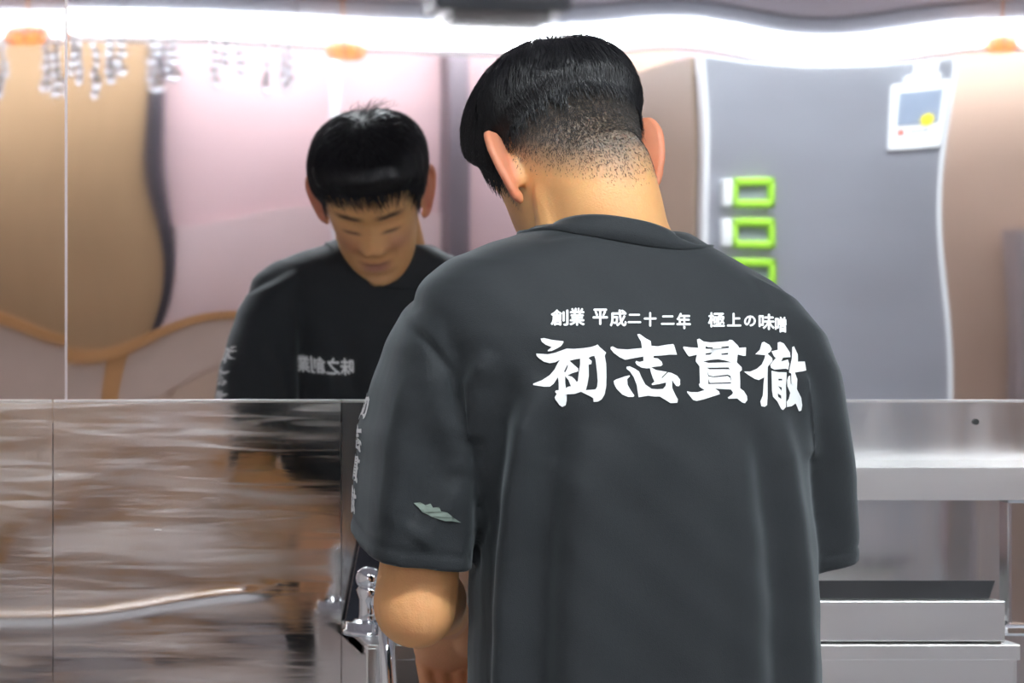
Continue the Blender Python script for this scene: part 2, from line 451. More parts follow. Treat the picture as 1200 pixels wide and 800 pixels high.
# warm lamps
AMB = ('amber_lamp', 'tiny_amber_lamp', 'ribbed_amber_lamp', 'hanging_amber_lamp')
for i, (qx, qy, w_, lab) in enumerate(((33, 52, 27, 'ribbed amber lamp hanging above the tan door'), (86, 50, 7, 'tiny amber lamp beside the ribbed lamp above tan door'),
                              (410, 61, 22, 'ribbed amber lamp hanging above the white pole'), (1172, 53, 24, 'ribbed amber lamp hanging by the tan wall'))):
    c = R(qx, qy, 9.7); w_ = w_ / 330; h = .034
    lp = tag(empty(AMB[i] + '_offscreen', (c.x, c.y, c.z - h)), lab, 'lamp')
    prof = [(.0, -h), (.6, -h * .9), (.92, -h * .4), (1.0, h * .3), (.85, h)]
    rings = [[Vector((c.x + max(r, .02) * w_ * math.cos(t), c.y + max(r, .02) * w_ * math.sin(t), c.z + z)) for t in np.linspace(0, 2 * math.pi, 25)[:-1]] for r, z in prof]
    obj(AMB[i] + '_shade_offscreen', rel(ring_loft(rings), lp), M['amber'], lp, True)
    for k in range(8):
        t = 2 * math.pi * k / 8 + .2
        obj('rib', rel(tube([Vector((c.x + (r + .02) * w_ * math.cos(t), c.y + (r + .02) * w_ * math.sin(t), c.z + z)) for r, z in prof[1:]], .004, n=6), lp), M['amber_rib'], lp)
    obj('stem', rel(cyl((c.x, c.y, c.z + h), (c.x, c.y, ZC), .006, n=8), lp), M['amber_rib'], lp)

# hanging glass bead strands on a thin rail
gv = 9.4
r0, r1 = R(-30, 47, gv), R(355, 47, gv)
rail = tag(obj('hanging_rail', cyl(r0, r1, .005, n=10), M['chrome']), 'thin metal rail holding the glass bead strands', 'rail')
for q in (0, .5, 1):
    pp = r0.lerp(r1, q)
    obj('hanger', cyl(pp, (pp.x, pp.y, ZC), .003, n=8), M['chrome'], rail)
proto = None
for (qx, ln) in ((5, 62), (56, 60), (66, 66), (82, 66), (98, 48), (108, 56), (128, 70), (146, 56), (156, 48), (186, 66), (200, 54), (240, 58), (254, 40), (272, 48), (308, 58), (335, 56), (362 - 20, 50)):
    p = R(qx, 47, gv); L = ln / 340.0
    s = tag(empty('glass_strand', (p.x, p.y, p.z - L)), *((f'strand of clear glass beads hanging before the {w}', 'ornament', f'glass bead strands before the {w}') for w in ('tan door' if qx < 175 else 'dark post' if qx < 202 else 'pink wall',)).__next__())
    obj('thread', rel(cyl(p, (p.x, p.y, p.z - L), .0016, n=6), s), M['chrome'], s)
    nb = int(L / .026)
    for k in range(nb):
        t = (k + .8) / nb
        rr = (.010 + .010 * t) * random.uniform(.8, 1.2)
        c = Vector((p.x + random.uniform(-.009, .009), p.y + random.uniform(-.006, .006), p.z - L * t))
        obj('bead', rel(ball(c, (rr, rr, rr * random.uniform(1, 1.35)), None, 10, 7), s), M['bead'], s, True)

# ceiling unit
uv_ = 9.0
a, b = R(510, 0, uv_), R(665, 8, uv_)
un = tag(empty('ceiling_unit', ((a.x + b.x) / 2, a.y, R(0, 26, uv_).z)), 'grey brown box unit with white ends hung from the ceiling', 'appliance')
obj('plate', rel(box((a.x, a.y - .22, b.z), (b.x, a.y + .02, a.z + .02), .006), un), M['unit_plate'], un)
c, d = R(533, 7, uv_), R(648, 25, uv_)
obj('casing', rel(box((c.x, a.y - .2, d.z), (d.x, a.y, c.z + .005), .012, seg=4), un), M['unit_body'], un)
for q in (528, 650):
    c, d = R(q - 5, 7, uv_), R(q + 5, 20, uv_)
    obj('end_cap', rel(box((c.x, a.y - .19, d.z), (d.x, a.y + .004, c.z + .003), .008, seg=3), un), M['white'], un)
obj('stem', rel(box(((a.x + b.x) / 2 - .05, a.y - .15, a.z), ((a.x + b.x) / 2 + .05, a.y - .05, ZC), .004), un), M['unit_plate'], un)

# ceiling lamp behind the cook, and an unseen fill lamp added before the refrigerator
for nm, x, y, lab in (('ceiling_lamp', .75, 1.95, 'white ceiling lamp above the space behind the cook'), ('fill_lamp', 2.3, 1.3, 'white fill lamp added above the refrigerator front')):
    l = tag(empty(nm + '_offscreen', (x, y, ZC)), lab, 'lamp')
    obj('housing', rel(box((x - .62, y - .11, ZC - .03), (x + .62, y + .11, ZC), .004), l), M['lip'], l)
    obj(nm + '_diffuser_offscreen', rel(box((x - .6, y - .09, ZC - .05), (x + .6, y + .09, ZC - .028), .006), l), M['tube'], l)

# refrigerator
fv = 6.7
a, b = R(822, 64, fv), R(1114, 64, fv)
fy, ftop = a.y, a.z
fr = tag(empty('refrigerator', ((a.x + b.x) / 2, fy - .4, 0)), 'tall stainless refrigerator with dark sealed door and beige sides', 'refrigerator')
obj('body', rel(box((a.x, fy - .75, .12), (b.x, fy - .085, ftop), .004), fr), M['fridge_side'], fr)
obj('gasket', rel(box((a.x + .008, fy - .085, .16), (b.x - .008, fy - .045, ftop - .004)), fr), M['gasket'], fr)
dr = obj('door', rel(box((a.x, fy - .045, .16), (b.x, fy, ftop), .006, seg=3), fr), M['fridge'], fr)
for x0, x1 in ((a.x - .002, a.x + .016), (b.x - .014, b.x + .002)):
    obj('edge_trim', rel(box((x0, fy - .04, .165), (x1, fy + .0005, ftop - .004), .003), fr), M['fridge_trim'], dr)
for sx in (a.x + .05, b.x - .05):
    for sy in (fy - .7, fy - .1):
        obj('foot', rel(cyl((sx, sy, 0), (sx, sy, .125), .02), fr), M['chrome'], fr)
# lime framed holders
for qy, lab in ((228, 'lime framed holder, topmost of three on refrigerator door'), (273, 'lime framed holder, middle of three on refrigerator door'), (318, 'lime framed holder, lowest of three on refrigerator door')):
    p0, p1 = R(853, qy - 17, fv), R(905, qy + 17, fv)
    pw = R(841, qy, fv).x
    t = tag(empty('magnetic_holder', ((p0.x + p1.x) / 2, fy, p1.z)), lab, 'holder', 'lime framed holders on the refrigerator')
    y1 = fy + .035
    for nm, lo, hi in (('frame_bar', (p0.x, fy, p0.z - .020), (p1.x, y1, p0.z)), ('frame_bar', (p0.x, fy, p1.z), (p1.x, y1, p1.z + .019)),
                       ('frame_bar', (p0.x, fy, p1.z), (p0.x + .015, y1, p0.z)), ('frame_bar', (p1.x - .018, fy, p1.z), (p1.x, y1, p0.z))):
        obj(nm, rel(box(lo, hi, .006, seg=3), t), M['green'], t, True)
    obj('display', rel(box((p0.x + .01, fy, p1.z + .014), (p1.x - .012, fy + .022, p0.z - .014)), t), M['window_grey'], t)
    obj('side_case', rel(box((pw, fy, p1.z + .002), (p0.x + .004, y1 - .004, p0.z - .002), .007, seg=3), t), M['white'], t, True)
# hanging card
cv = fv
p0, p1 = R(1040, 92, cv), R(1106, 178, cv)
t = tag(empty('hanging_card', ((p0.x + p1.x) / 2, fy, p1.z)), 'white framed notice card with yellow disc clipped on refrigerator door', 'card')
obj('board', rel(box((p0.x, fy, p1.z), (p1.x, fy + .012, p0.z), .004), t), M['white'], t)
obj('label_strip', rel(box((R(1054, 0, cv).x, fy, p0.z - .01), (R(1094, 0, cv).x, fy + .016, R(0, 82, cv).z), .006), t), M['white'], t)
obj('clip', rel(box((R(1062, 0, cv).x, fy, R(0, 84, cv).z), (R(1089, 0, cv).x, fy + .02, R(0, 66, cv).z), .006), t), M['white'], t)
pic = obj('picture', rel(box((R(1049, 0, cv).x, fy + .006, R(0, 146, cv).z), (R(1098, 0, cv).x, fy + .0135, R(0, 103, cv).z)), t), M['picture'], t)
cc = R(1084, 141, cv)
obj('disc', rel(cyl((cc.x, fy + .013, cc.z), (cc.x, fy + .0155, cc.z), .0165), t), M['yellow'], pic)
cc = R(1054, 155, cv)
obj('red_mark', rel(box((cc.x - .007, fy + .011, cc.z - .008), (cc.x + .007, fy + .0135, cc.z + .008), .003), t), M['red'], t)
for k, (q0, q1) in enumerate(((1066, 1072), (1074, 1079), (1081, 1088))):
    c0, c1 = R(q0, 152, cv), R(q1, 157, cv)
    obj('ink_mark', rel(box((c0.x, fy + .011, c1.z), (c1.x, fy + .0132, c0.z)), t), M['grey_ink'], t)

# ================================================================== THE STEEL COUNTER
def wx(px, Y): return (px - PX) / F * Y
def wz(py, Y): return CZ - (py - PY) / F * Y
CF = 3.48
ct = wz(755, CF)
xl, xr_ = wx(400, YL), wx(1196, CF)
cn = tag(empty('steel_counter', ((xl + xr_) / 2, (CF + YL) / 2, 0)), 'stainless steel sink counter against the polished wall', 'counter')
hx0, hx1, hy0, hy1 = xl + .09, .98, CF + .04, YL - .06
for lo, hi in (((xl, CF, ct - .02), (xr_, hy0, ct)), ((xl, hy1, ct - .02), (xr_, YL - .0035, ct)), ((xl, hy0, ct - .02), (hx0, hy1, ct)), ((hx1, hy0, ct - .02), (xr_, hy1, ct))):
    obj('top_plate', rel(box(lo, hi, .0015), cn), M['satin'], cn)
obj('apron', rel(box((xl + .006, CF + .001, .45), (xr_ - .006, CF + .012, ct - .006), .002), cn), M['satin'], cn)
obj('end_strip', rel(box((xl - .002, CF - .003, .45), (xl + .012, CF + .02, ct - .004), .002), cn), M['satin'], cn)
obj('side_plate', rel(box((xl, CF + .012, .45), (xl + .004, YL - .0035, ct - .006)), cn), M['satin'], cn)
obj('side_plate', rel(box((xr_ - .004, CF + .012, .45), (xr_, YL - .0035, ct - .006)), cn), M['satin'], cn)
bw = bmesh.new()
for lo, hi in (((hx0, hy0, ct - .2), (hx0 + .003, hy1, ct - .002)), ((hx1 - .003, hy0, ct - .2), (hx1, hy1, ct - .002)), ((hx0, hy0, ct - .2), (hx1, hy0 + .003, ct - .002)),
               ((hx0, hy1 - .003, ct - .2), (hx1, hy1, ct - .002)), ((hx0, hy0, ct - .203), (hx1, hy1, ct - .199))):
    box(lo, hi, 0, bw)
obj('basin', rel(bw, cn), M['satin'], cn)
for x in (xl + .04, xr_ - .04):
    for y in (CF + .05, YL - .06):
        obj('leg', rel(cyl((x, y, 0), (x, y, ct - .02), .019), cn), M['chrome'], cn)

BF = 3.487
bt = wz(704, BF)
bx1 = wx(1178, BF)
rb = tag(empty('steel_rail_box', (1.15, BF, ct)), 'bright steel box rail lying along the counter front', 'box')
obj('front', rel(box((.80, BF, ct + .003), (bx1, BF + .004, bt), .0012), rb), M['satin'], rb)
obj('top', rel(box((.80, BF + .002, bt - .003), (bx1 - .001, BF + .03, bt - .0005)), rb), M['satin'], rb)
obj('end', rel(box((bx1 - .004, BF + .003, ct), (bx1 - .0005, BF + .03, bt - .002)), rb), M['satin'], rb)
obj('back', rel(box((.80, BF + .027, ct), (bx1 - .002, BF + .03, bt - .002)), rb), M['satin'], rb)
# leaning dark strip behind it
q = [W(690, 703, BF + .031), W(1158, 703, BF + .031), W(1166, 680, BF + .075), W(690, 680, BF + .075)]
b = bmesh.new(); vv = [b.verts.new(p) for p in q]; b.faces.new(vv)
dk = obj('leaning_strip', b, M['dark_steel'])
s = dk.modifiers.new('s', 'SOLIDIFY'); s.thickness = .004; s.offset = -1
tag(dk, 'dark grey metal strip leaning behind the bright box rail', 'strip')

# shelf above
SF = 3.57
s0, s1 = wz(547, SF), wz(586, SF)
sh = tag(empty('steel_shelf', (1.3, SF, s1)), 'narrow steel wall shelf with a bright folded front lip', 'shelf')
obj('lip', rel(box((.74, SF, s1), (1.72, SF + .003, s0), .001), sh), M['satin'], sh)
obj('board', rel(box((.74, SF + .002, s0 - .003), (1.72, YL, s0 - .0003)), sh), M['satin'], sh)
obj('return_flange', rel(box((.74, SF + .002, s1), (1.72, SF + .02, s1 + .0025)), sh), M['satin'], sh)
for x in (.82, 1.70):
    b = bmesh.new()
    t = [b.verts.new(v) for v in ((x, SF + .03, s0 - .004), (x, YL, s0 - .004), (x, YL, s0 - .06))]
    b.faces.new(t); g = obj('bracket', rel(b, sh), M['satin'], sh)
    m_ = g.modifiers.new('s', 'SOLIDIFY'); m_.thickness = .003
# chrome upright at the right end
ux = wx(1190, 3.58)
up = tag(empty('chrome_upright', (ux, 3.58, ct)), 'dark chrome upright standing at the counter end below shelf', 'upright')
obj('post', rel(box((ux - .009, 3.58, ct - .001), (ux + .035, 3.615, s1 - .0005), .004), up), M['chrome'], up)
obj('foot_clamp', rel(box((ux - .02, 3.565, ct - .001), (ux + .04, 3.63, ct + .014), .004), up), M['chrome'], up)

# dark tapered plate and tap at the left end of the counter
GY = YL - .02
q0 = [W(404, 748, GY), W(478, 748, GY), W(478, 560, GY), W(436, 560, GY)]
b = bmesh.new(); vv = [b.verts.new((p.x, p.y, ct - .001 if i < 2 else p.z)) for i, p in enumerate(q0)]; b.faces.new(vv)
sg = obj('tapered_plate', b, M['black_gloss']); s = sg.modifiers.new('s', 'SOLIDIFY'); s.thickness = .008
tag(sg, 'dark glossy tapered plate behind the chrome tap', 'splash guard')
ty = 3.58
tb = Vector((wx(432, ty), ty, ct))
tp = tag(empty('tap', tb), 'chrome swivel tap on the counter beside the cook', 'tap')
obj('base_flange', rel(tube([tb + Vector((0, 0, z)) for z in (0, .006, .006, .016, .016, .02)], [.034, .034, .030, .030, .022, .018]), tp), M['chrome'], tp, True)
obj('body', rel(tube([tb + Vector((0, 0, z)) for z in (.015, .03, .045, .058, .064)], [.0135, .012, .012, .016, .012]), tp), M['chrome'], tp, True)
kn = ball(tb + Vector((0, 0, .073)), (.017, .017, .016))
obj('lever', rel(tube(catmull([tb + Vector(v) for v in ((0, 0, .072), (.012, -.006, .066), (.020, -.010, .050))]), .008, kn), tp), M['chrome'], tp, True)
sp = catmull([tb + Vector(v) for v in ((.010, -.004, .040), (.014, -.02, .046), (.012, -.06, .040), (.006, -.108, .004), (.005, -.132, -.07), (.007, -.137, -.14))], 8)
obj('spout', rel(tube(sp, .0105, n=18), tp), M['chrome'], tp, True)
obj('spout_collar', rel(tube([sp[6], sp[9]], [.0135, .0125], n=18), tp), M['chrome'], tp, True)

# ================================================================== THE COOK
ROOT = Vector((.745, 2.95, 0))
person = tag(empty('person', ROOT), 'person in black printed t-shirt, head bent, standing at the steel counter', 'person')
HO = Vector((.700, 3.03, 1.537))
HM = Matrix.Translation(HO) @ Matrix.Rotation(math.radians(15), 4, 'Z') @ Matrix.Rotation(math.radians(-4), 4, 'Y') @ Matrix.Rotation(math.radians(-36), 4, 'X')
HI = np.array(HM.inverted()); HA = np.array(HM)
def to_head(a): return a @ HI[:3, :3].T + HI[:3, 3]
def from_head(a): return np.asarray(a) @ HA[:3, :3].T + HA[:3, 3]
HT = [(-.120, .004, .050, .062), (-.118, .024, .038, .079), (-.110, .041, .010, .090), (-.092, .055, -.030, .095), (-.070, .062, -.060, .093), (-.045, .065, -.078, .092),
      (-.015, .071, -.091, .092), (.010, .075, -.097, .091), (.035, .078, -.100, .094), (.060, .078, -.098, .090), (.085, .069, -.086, .074),
      (.104, .048, -.060, .050), (.115, .024, -.034, .022), (.119, .003, -.008, .004)]
def g2(x, z, cx, cz, sx, sz): return np.exp(-((x - cx) / sx) ** 2 / 2 - ((z - cz) / sz) ** 2 / 2)
def smooth_table(z, k):
    zs = np.array([t[0] for t in HT]); vs_ = np.array([t[k] for t in HT])
    m = np.gradient(vs_, zs)
    i = np.clip(np.searchsorted(zs, z) - 1, 0, len(zs) - 2)
    h = zs[i + 1] - zs[i]; t = np.clip((z - zs[i]) / h, 0, 1)
    lo, hi = np.minimum(vs_[i], vs_[i + 1]) - .002, np.maximum(vs_[i], vs_[i + 1]) + .002
    v = (2 * t ** 3 - 3 * t ** 2 + 1) * vs_[i] + (t ** 3 - 2 * t ** 2 + t) * h * m[i] + (-2 * t ** 3 + 3 * t ** 2) * vs_[i + 1] + (t ** 3 - t ** 2) * h * m[i + 1]
    return np.clip(v, lo, hi)
def head_points(nu=120, nv=110, off=0.0):
    th = np.linspace(0, math.pi, nv)
    z = -.0005 - .1195 * np.cos(th)
    w, yb, yf = (smooth_table(z, k) for k in (1, 2, 3))
    u = np.linspace(0, 2 * math.pi, nu + 1)[:-1]
    cu, su = np.cos(u), np.sin(u)
    e = 2 / 2.25
    X = w[:, None] * np.sign(su) * np.abs(su) ** e
    Yc, Yh = (yf + yb)[:, None] / 2, (yf - yb)[:, None] / 2
    Y = Yc + Yh * np.sign(cu) * np.abs(cu) ** e
    Z = np.repeat(z[:, None], nu, 1)
    return X, Y, Z, u
def face_relief(X, Z):
    ax = np.abs(X)
    nz = np.clip((.012 - Z) / .047, 0, 1)
    nose = (.003 + .019 * nz ** 1.25) * np.exp(-(X / (.0065 + .006 * nz)) ** 2 / 2) * (1 / (1 + np.exp(-(Z + .041) / .0025))) * (1 / (1 + np.exp((Z - .016) / .005)))
    d = nose + .008 * g2(ax, Z, .0125, -.036, .005, .006)
    d += -.011 * g2(ax, Z, .031, .003, .013, .010) + .0065 * g2(ax, Z, .031, -.002, .011, .006)
    d += -.0022 * g2(ax, Z, .031, -.008, .012, .0022)
    d += .0045 * g2(ax, Z, .030, .021, .018, .006) + .003 * g2(ax, Z, 0, .028, .03, .02)
    d += .007 * g2(ax, Z, .040, -.030, .014, .013) - .003 * g2(ax, Z, .028, -.050, .006, .010)
    zm = -.069 + 4.5 * X ** 2
    d += .0045 * np.exp(-(X / .017) ** 2 / 2) * (np.exp(-((Z - zm - .006) / .0042) ** 2 / 2) + 1.1 * np.exp(-((Z - zm + .008) / .0048) ** 2 / 2))
    d += -.0055 * np.exp(-(X / .021) ** 4) * np.exp(-((Z - zm) / .0026) ** 2 / 2)
    d += .006 * g2(X, Z, 0, -.102, .016, .010) - .003 * g2(X, Z, 0, -.086, .02, .005)
    return d
def grid_mesh(X, Y, Z, bm):
    nv, nu = X.shape
    P = from_head(np.stack([X, Y, Z], -1).reshape(-1, 3))
    vs_ = [bm.verts.new(p) for p in P]
    for j in range(nv - 1):
        for i in range(nu):
            bm.faces.new((vs_[j * nu + i], vs_[(j + 1) * nu + i], vs_[(j + 1) * nu + (i + 1) % nu], vs_[j * nu + (i + 1) % nu]))
    bm.faces.new([vs_[i] for i in range(nu)]); bm.faces.new([vs_[(nv - 1) * nu + i] for i in reversed(range(nu))])
def hp(x, y, z): return Vector(from_head(np.array([[x, y, z]]))[0])

bm = bmesh.new()
X, Y, Z, u = head_points()
front = np.clip(np.cos(u), 0, 1)[None, :] ** .5
grid_mesh(X, Y + face_relief(X, Z) * front, Z, bm)
bare = bmesh.new(); grid_mesh(X, Y, Z, bare)
bare.normal_update()
scalp = BVHTree.FromBMesh(bare)
bare.free()
# ears: a tilted plate with a rolled rim, inner fold and lobe
for sgn in (-1, 1):
    O = np.array([sgn * .0725, -.004, -.012]); ES = 1.22
    fl_ = math.radians(46 if sgn < 0 else 30)
    ax_ = np.array([sgn * math.sin(fl_), -math.cos(fl_), 0])     # outward-back direction of the plate
    nrm = np.array([sgn * math.cos(fl_), math.sin(fl_), 0])
    upv = np.array([0, -.12, 1.0])
    def ear(a, b, c=0.0): return hp(*(O + ES * (ax_ * a + upv * b + nrm * c)))
    rim = [ear(*q) for q in ((.002, .012, .002), (.006, .028, .004), (.017, .036, .005), (.029, .031, .004), (.034, .016, .003), (.031, -.001, .002), (.024, -.016, .001), (.015, -.027, .001), (.006, -.026, .001))]
    chain(catmull(rim, 4), [.0050] * (4 * 8 + 1), bm, 10)
    chain(catmull([ear(*q) for q in ((.010, .022, .0), (.020, .018, .002), (.022, .004, .002), (.016, -.012, .001))], 4), [.0036] * 13, bm, 10)
    mrot = Matrix([[*(HA[:3, :3] @ ax_)], [*(HA[:3, :3] @ upv) / np.linalg.norm(upv)], [*(HA[:3, :3] @ nrm)]]).transposed()
    ball(ear(.015, .007, -.0005), (.0215, .038, .0036), bm, 24, 14, mrot)
    ball(ear(.009, -.026, 0), (.008, .009, .0048), bm, 16, 10, mrot)
    ball(ear(.005, .001, -.006), (.012, .022, .008), bm, 16, 10, mrot)
# neck, trunk
chain(catmull([(.735, 2.95, 1.38), (.728, 2.958, 1.45), hp(0, -.036, -.075), hp(0, -.030, -.02)], 5), list(np.linspace(.066, .057, 16)), bm, 24)
chain([(.735, 2.925, 1.40), hp(0, -.06, -.055)], [.045, .036], bm, 18)
for s_, x in ((-1, .575), (1, .885)):
    chain([(.728 + s_ * .03, 2.95, 1.41), (x, 2.965, 1.325)], [.048, .042], bm, 18)
    chain([hp(s_ * .040, -.02, -.03), (.728 + s_ * .045, 2.95, 1.43)], [.024, .032], bm, 14)
ball(hp(0, -.060, -.052), (.052, .036, .05), bm)
ball(hp(0, -.066, -.075), (.046, .030, .05), bm)
TB = [(.86, .150, .098), (1.0, .145, .095), (1.12, .15, .10), (1.25, .165, .105), (1.34, .16, .095), (1.39, .11, .07)]
ring_loft([[Vector((.738 + w * math.cos(t), 2.955 + d * math.sin(t), z)) for t in np.linspace(0, 2 * math.pi, 33)[:-1]] for z, w, d in TB], bm)
chain([(.738 - .08, 2.955, .88), (.738 + .08, 2.955, .88)], [.1, .1], bm)
for s_ in (-1, 1):
    chain([(.738 + s_ * .085, 2.955, .86), (.738 + s_ * .09, 2.965, .48), (.738 + s_ * .095, 2.945, .10)], [.088, .058, .042], bm)
    chain([(.738 + s_ * .095, 2.935, .06), (.738 + s_ * .11, 3.09, .045)], [.04, .032], bm)
# arms
SL, EL, WL = Vector((.548, 2.968, 1.315)), Vector((.514, 2.947, 1.058)), Vector((.589, 3.165, 1.020))
chain([SL, SL.lerp(EL, .5), SL.lerp(EL, .85), EL], [.050, .041, .043, .045], bm, 20)
ball(EL + Vector((0, -.003, -.004)), (.043, .042, .041), bm)
chain([EL, EL.lerp(WL, .3) + Vector((.008, 0, .012)), EL.lerp(WL, .75) + Vector((0, 0, .008)), WL], [.042, .038, .031, .027], bm, 20)
SR, ER, WR = Vector((.903, 2.975, 1.295)), Vector((.940, 3.115, 1.10)), Vector((.80, 3.27, .995))
chain([SR, SR.lerp(ER, .5), ER], [.048, .044, .042], bm, 20)
chain([ER, ER.lerp(WR, .35), WR], [.043, .043, .028], bm, 20)
def hand(Wp, fwd, side, palm_n, bm, curl, thumb_side):
    """palm plate, four curled fingers of unequal length and a thumb leaving the side of the palm"""
    fwd, side, palm_n = fwd.normalized(), side.normalized(), palm_n.normalized()
    rot = Matrix([fwd, side, palm_n]).transposed()
    ball(Wp + fwd * .045, (.052, .041, .017), bm, 24, 14, rot)
    ball(Wp + fwd * .03 - side * .02 * thumb_side * -1 + palm_n * .006, (.032, .020, .017), bm, 16, 10, rot)
    for k, (o_, L) in enumerate(((.030, .070), (.010, .078), (-.010, .072), (-.029, .058))):
        p = Wp + fwd * (.082 - .004 * abs(k - 1)) + side * o_ * thumb_side
        d = fwd.copy(); pts = [p - fwd * .02, p]; a = curl * .55
        for seg in (.46, .32, .24):
            d = (Matrix.Rotation(a, 3, palm_n.cross(fwd) * -1) @ d)
            p = p + d * L * seg; pts.append(p); a = curl
        chain(pts, [.0095, .0098, .0088, .0082, .0070], bm, 10)
    p = Wp + fwd * .030 + side * .034 * thumb_side
    d1_ = (fwd * .75 + side * .55 * thumb_side + palm_n * .35).normalized()
    d2_ = (fwd * .95 + side * -.1 * thumb_side + palm_n * .45).normalized()
    chain([p - d1_ * .02, p, p + d1_ * .034, p + d1_ * .034 + d2_ * .028], [.014, .0125, .0105, .0085], bm, 10)
hand(WL, Vector((.10, .45, -.55)), Vector((.98, -.1, .1)), Vector((.05, -.80, -.62)), bm, 1.15, 1)
hand(WR, Vector((-.55, .6, -.45)), Vector((-.6, -.6, .0)), Vector((-.3, .1, -.9)), bm, .7, 1)
body_me = voxel(bm, .0027, 3, .5)
co = coords(body_me); hl = to_head(co)
ed = np.empty(len(body_me.edges) * 2, int); body_me.edges.foreach_get('vertices', ed); ed = ed.reshape(-1, 2)
soft = np.clip((.078 - np.abs(hl[:, 0])) / .02, 0, 1) * np.clip((-.02 - hl[:, 1]) / .02, 0, 1) * np.clip((hl[:, 2] + .16) / .03, 0, 1) * np.clip((.045 - hl[:, 2]) / .03, 0, 1) * (np.linalg.norm(hl, axis=1) < .2)
sel_ = soft > 0
ed = ed[sel_[ed[:, 0]] | sel_[ed[:, 1]]]
deg = np.bincount(ed.ravel(), minlength=len(co)).astype(float); deg[deg == 0] = 1
for _ in range(70):
    acc = np.stack([np.bincount(ed[:, 0], co[ed[:, 1], k], len(co)) + np.bincount(ed[:, 1], co[ed[:, 0], k], len(co)) for k in range(3)], 1) / deg[:, None]
    co = np.where(sel_[:, None], co + (acc - co) * (.6 * soft)[:, None], co)
hl = to_head(co)
n = len(co)
x, y, z = hl.T; ax = np.abs(x)
rgb = np.tile(np.array([.80, .42, .17]), (n, 1))
def blend(mask, c, k=1.0):
    global rgb
    m = np.clip(mask * k, 0, 1)[:, None]; rgb = rgb * (1 - m) + np.array(c) * m
near_head = (z > -.14) & (np.sqrt(x ** 2 + y ** 2) < .16) & (co[:, 2] > 1.38)
hm = near_head.astype(float)
fr_ = hm * (y > .05)
earm = hm * np.clip((ax - .074) / .008, 0, 1) * (z < .05) * (z > -.065) * (y < .03)
blend(earm, (.66, .23, .14), .85)
zm = -.069 + 4.5 * x ** 2
blend(fr_ * np.exp(-(x / .022) ** 4) * np.exp(-((z - zm + .001) / .008) ** 4), (.40, .135, .11), .8)
blend(fr_ * np.exp(-((ax - .031) / .020) ** 4) * np.exp(-((z - .0225 - .12 * (.045 - ax) * (ax > .03)) / .0055) ** 4), (.02, .014, .012), .9)
blend(fr_ * np.exp(-((ax - .031) / .014) ** 4) * np.exp(-((z + .0085 - .0) / .0024) ** 2), (.02, .014, .012), .9)
blend(fr_ * g2(ax, z, .038, -.032, .014, .014), (.60, .25, .16), .6)
blend(fr_ * g2(x, z, 0, -.085, .03, .018), (.42, .24, .15), .35)
def z_long(a):   # lower edge of the long hair over azimuth (0 front, pi back)
    return np.interp(a, [0, .45, .8, 1.1, 1.32, 1.5, 1.75, 2.1, 2.6, math.pi], [.060, .060, .050, .022, -.006, .018, .020, .020, .026, .030])
def z_fade(a):
    return np.interp(a, [0, 1.05, 1.2, 1.45, 1.75, 2.2, 2.7, math.pi], [.08, .05, -.045, -.040, -.020, -.045, -.085, -.105])
az = np.arctan2(ax, y)
zl_, zf_ = z_long(az), z_fade(az)
fade = hm * (earm < .05) * np.clip((z - zf_) / .05, 0, 1) * (az > 1.1)
blend(fade ** .9, (.17, .145, .125), .90)
hands_m = (co[:, 2] < 1.03) & (co[:, 1] > 3.13)
el_m = np.exp(-((co - np.array(EL + Vector((0, -.04, -.01)))) ** 2).sum(1) / (2 * .035 ** 2))
blend(hands_m.astype(float), (.74, .36, .22), .6)
blend(el_m, (.76, .36, .16), .5)
paint(body_me, rgb)
body_co = co.copy(); body_polys = [tuple(p_.vertices) for p_ in body_me.polygons]
put(body_me, co - np.array(ROOT))
body = link('body', body_me, M['skin'], person, True)

# ---- hair
hair_pts = []
def in_long(p): 
    a = math.atan2(abs(p[0]), p[1]); return p[2] - float(z_long(a))
def thick(X, Y, Z):
    a = np.arctan2(np.abs(X), Y)
    d = np.clip((Z - z_long(a)) / .02, 0, 1)
    top = np.clip((Z + .01) / .1, 0, 1)
    t = d * (.005 + .017 * top ** 1.5)
    t += .007 * np.exp(-((Z - .075) / .03) ** 2) * np.clip(Y / .07, 0, 1) * d
    t -= .009 * np.exp(-(X / .008) ** 2) * np.exp(-((Y + .045) / .03) ** 2) * (Z > .05)
    lump = np.sin(X * 210 + 3 * np.sin(Y * 60)) * np.sin(Y * 150 + Z * 90) * .0016 + np.sin(a * 17 + 2.5 * np.sin(Z * 120)) * .0014
    return t + lump * d * .7
bm = bmesh.new()
Xh, Yh, Zh, uh = head_points(150, 130)
T = thick(Xh, Yh, Zh)
P0 = np.stack([Xh, Yh, Zh], -1)
N = P0 / np.array([.078, .097, .119]) ** 2; N /= np.linalg.norm(N, axis=-1, keepdims=True)
Pm = P0 + N * np.where(T > .0005, T, -.004)[..., None]
grid_mesh(Pm[..., 0], Pm[..., 1], Pm[..., 2], bm)
bmesh.ops.delete(bm, geom=[v for v in bm.verts if in_long(to_head(np.array([v.co]))[0]) < -.010], context='VERTS')
rel(bm, person)
hair = obj('hair', bm, M['hair'], person, True)
hair['label'] = 'thick black hair on top of the head'
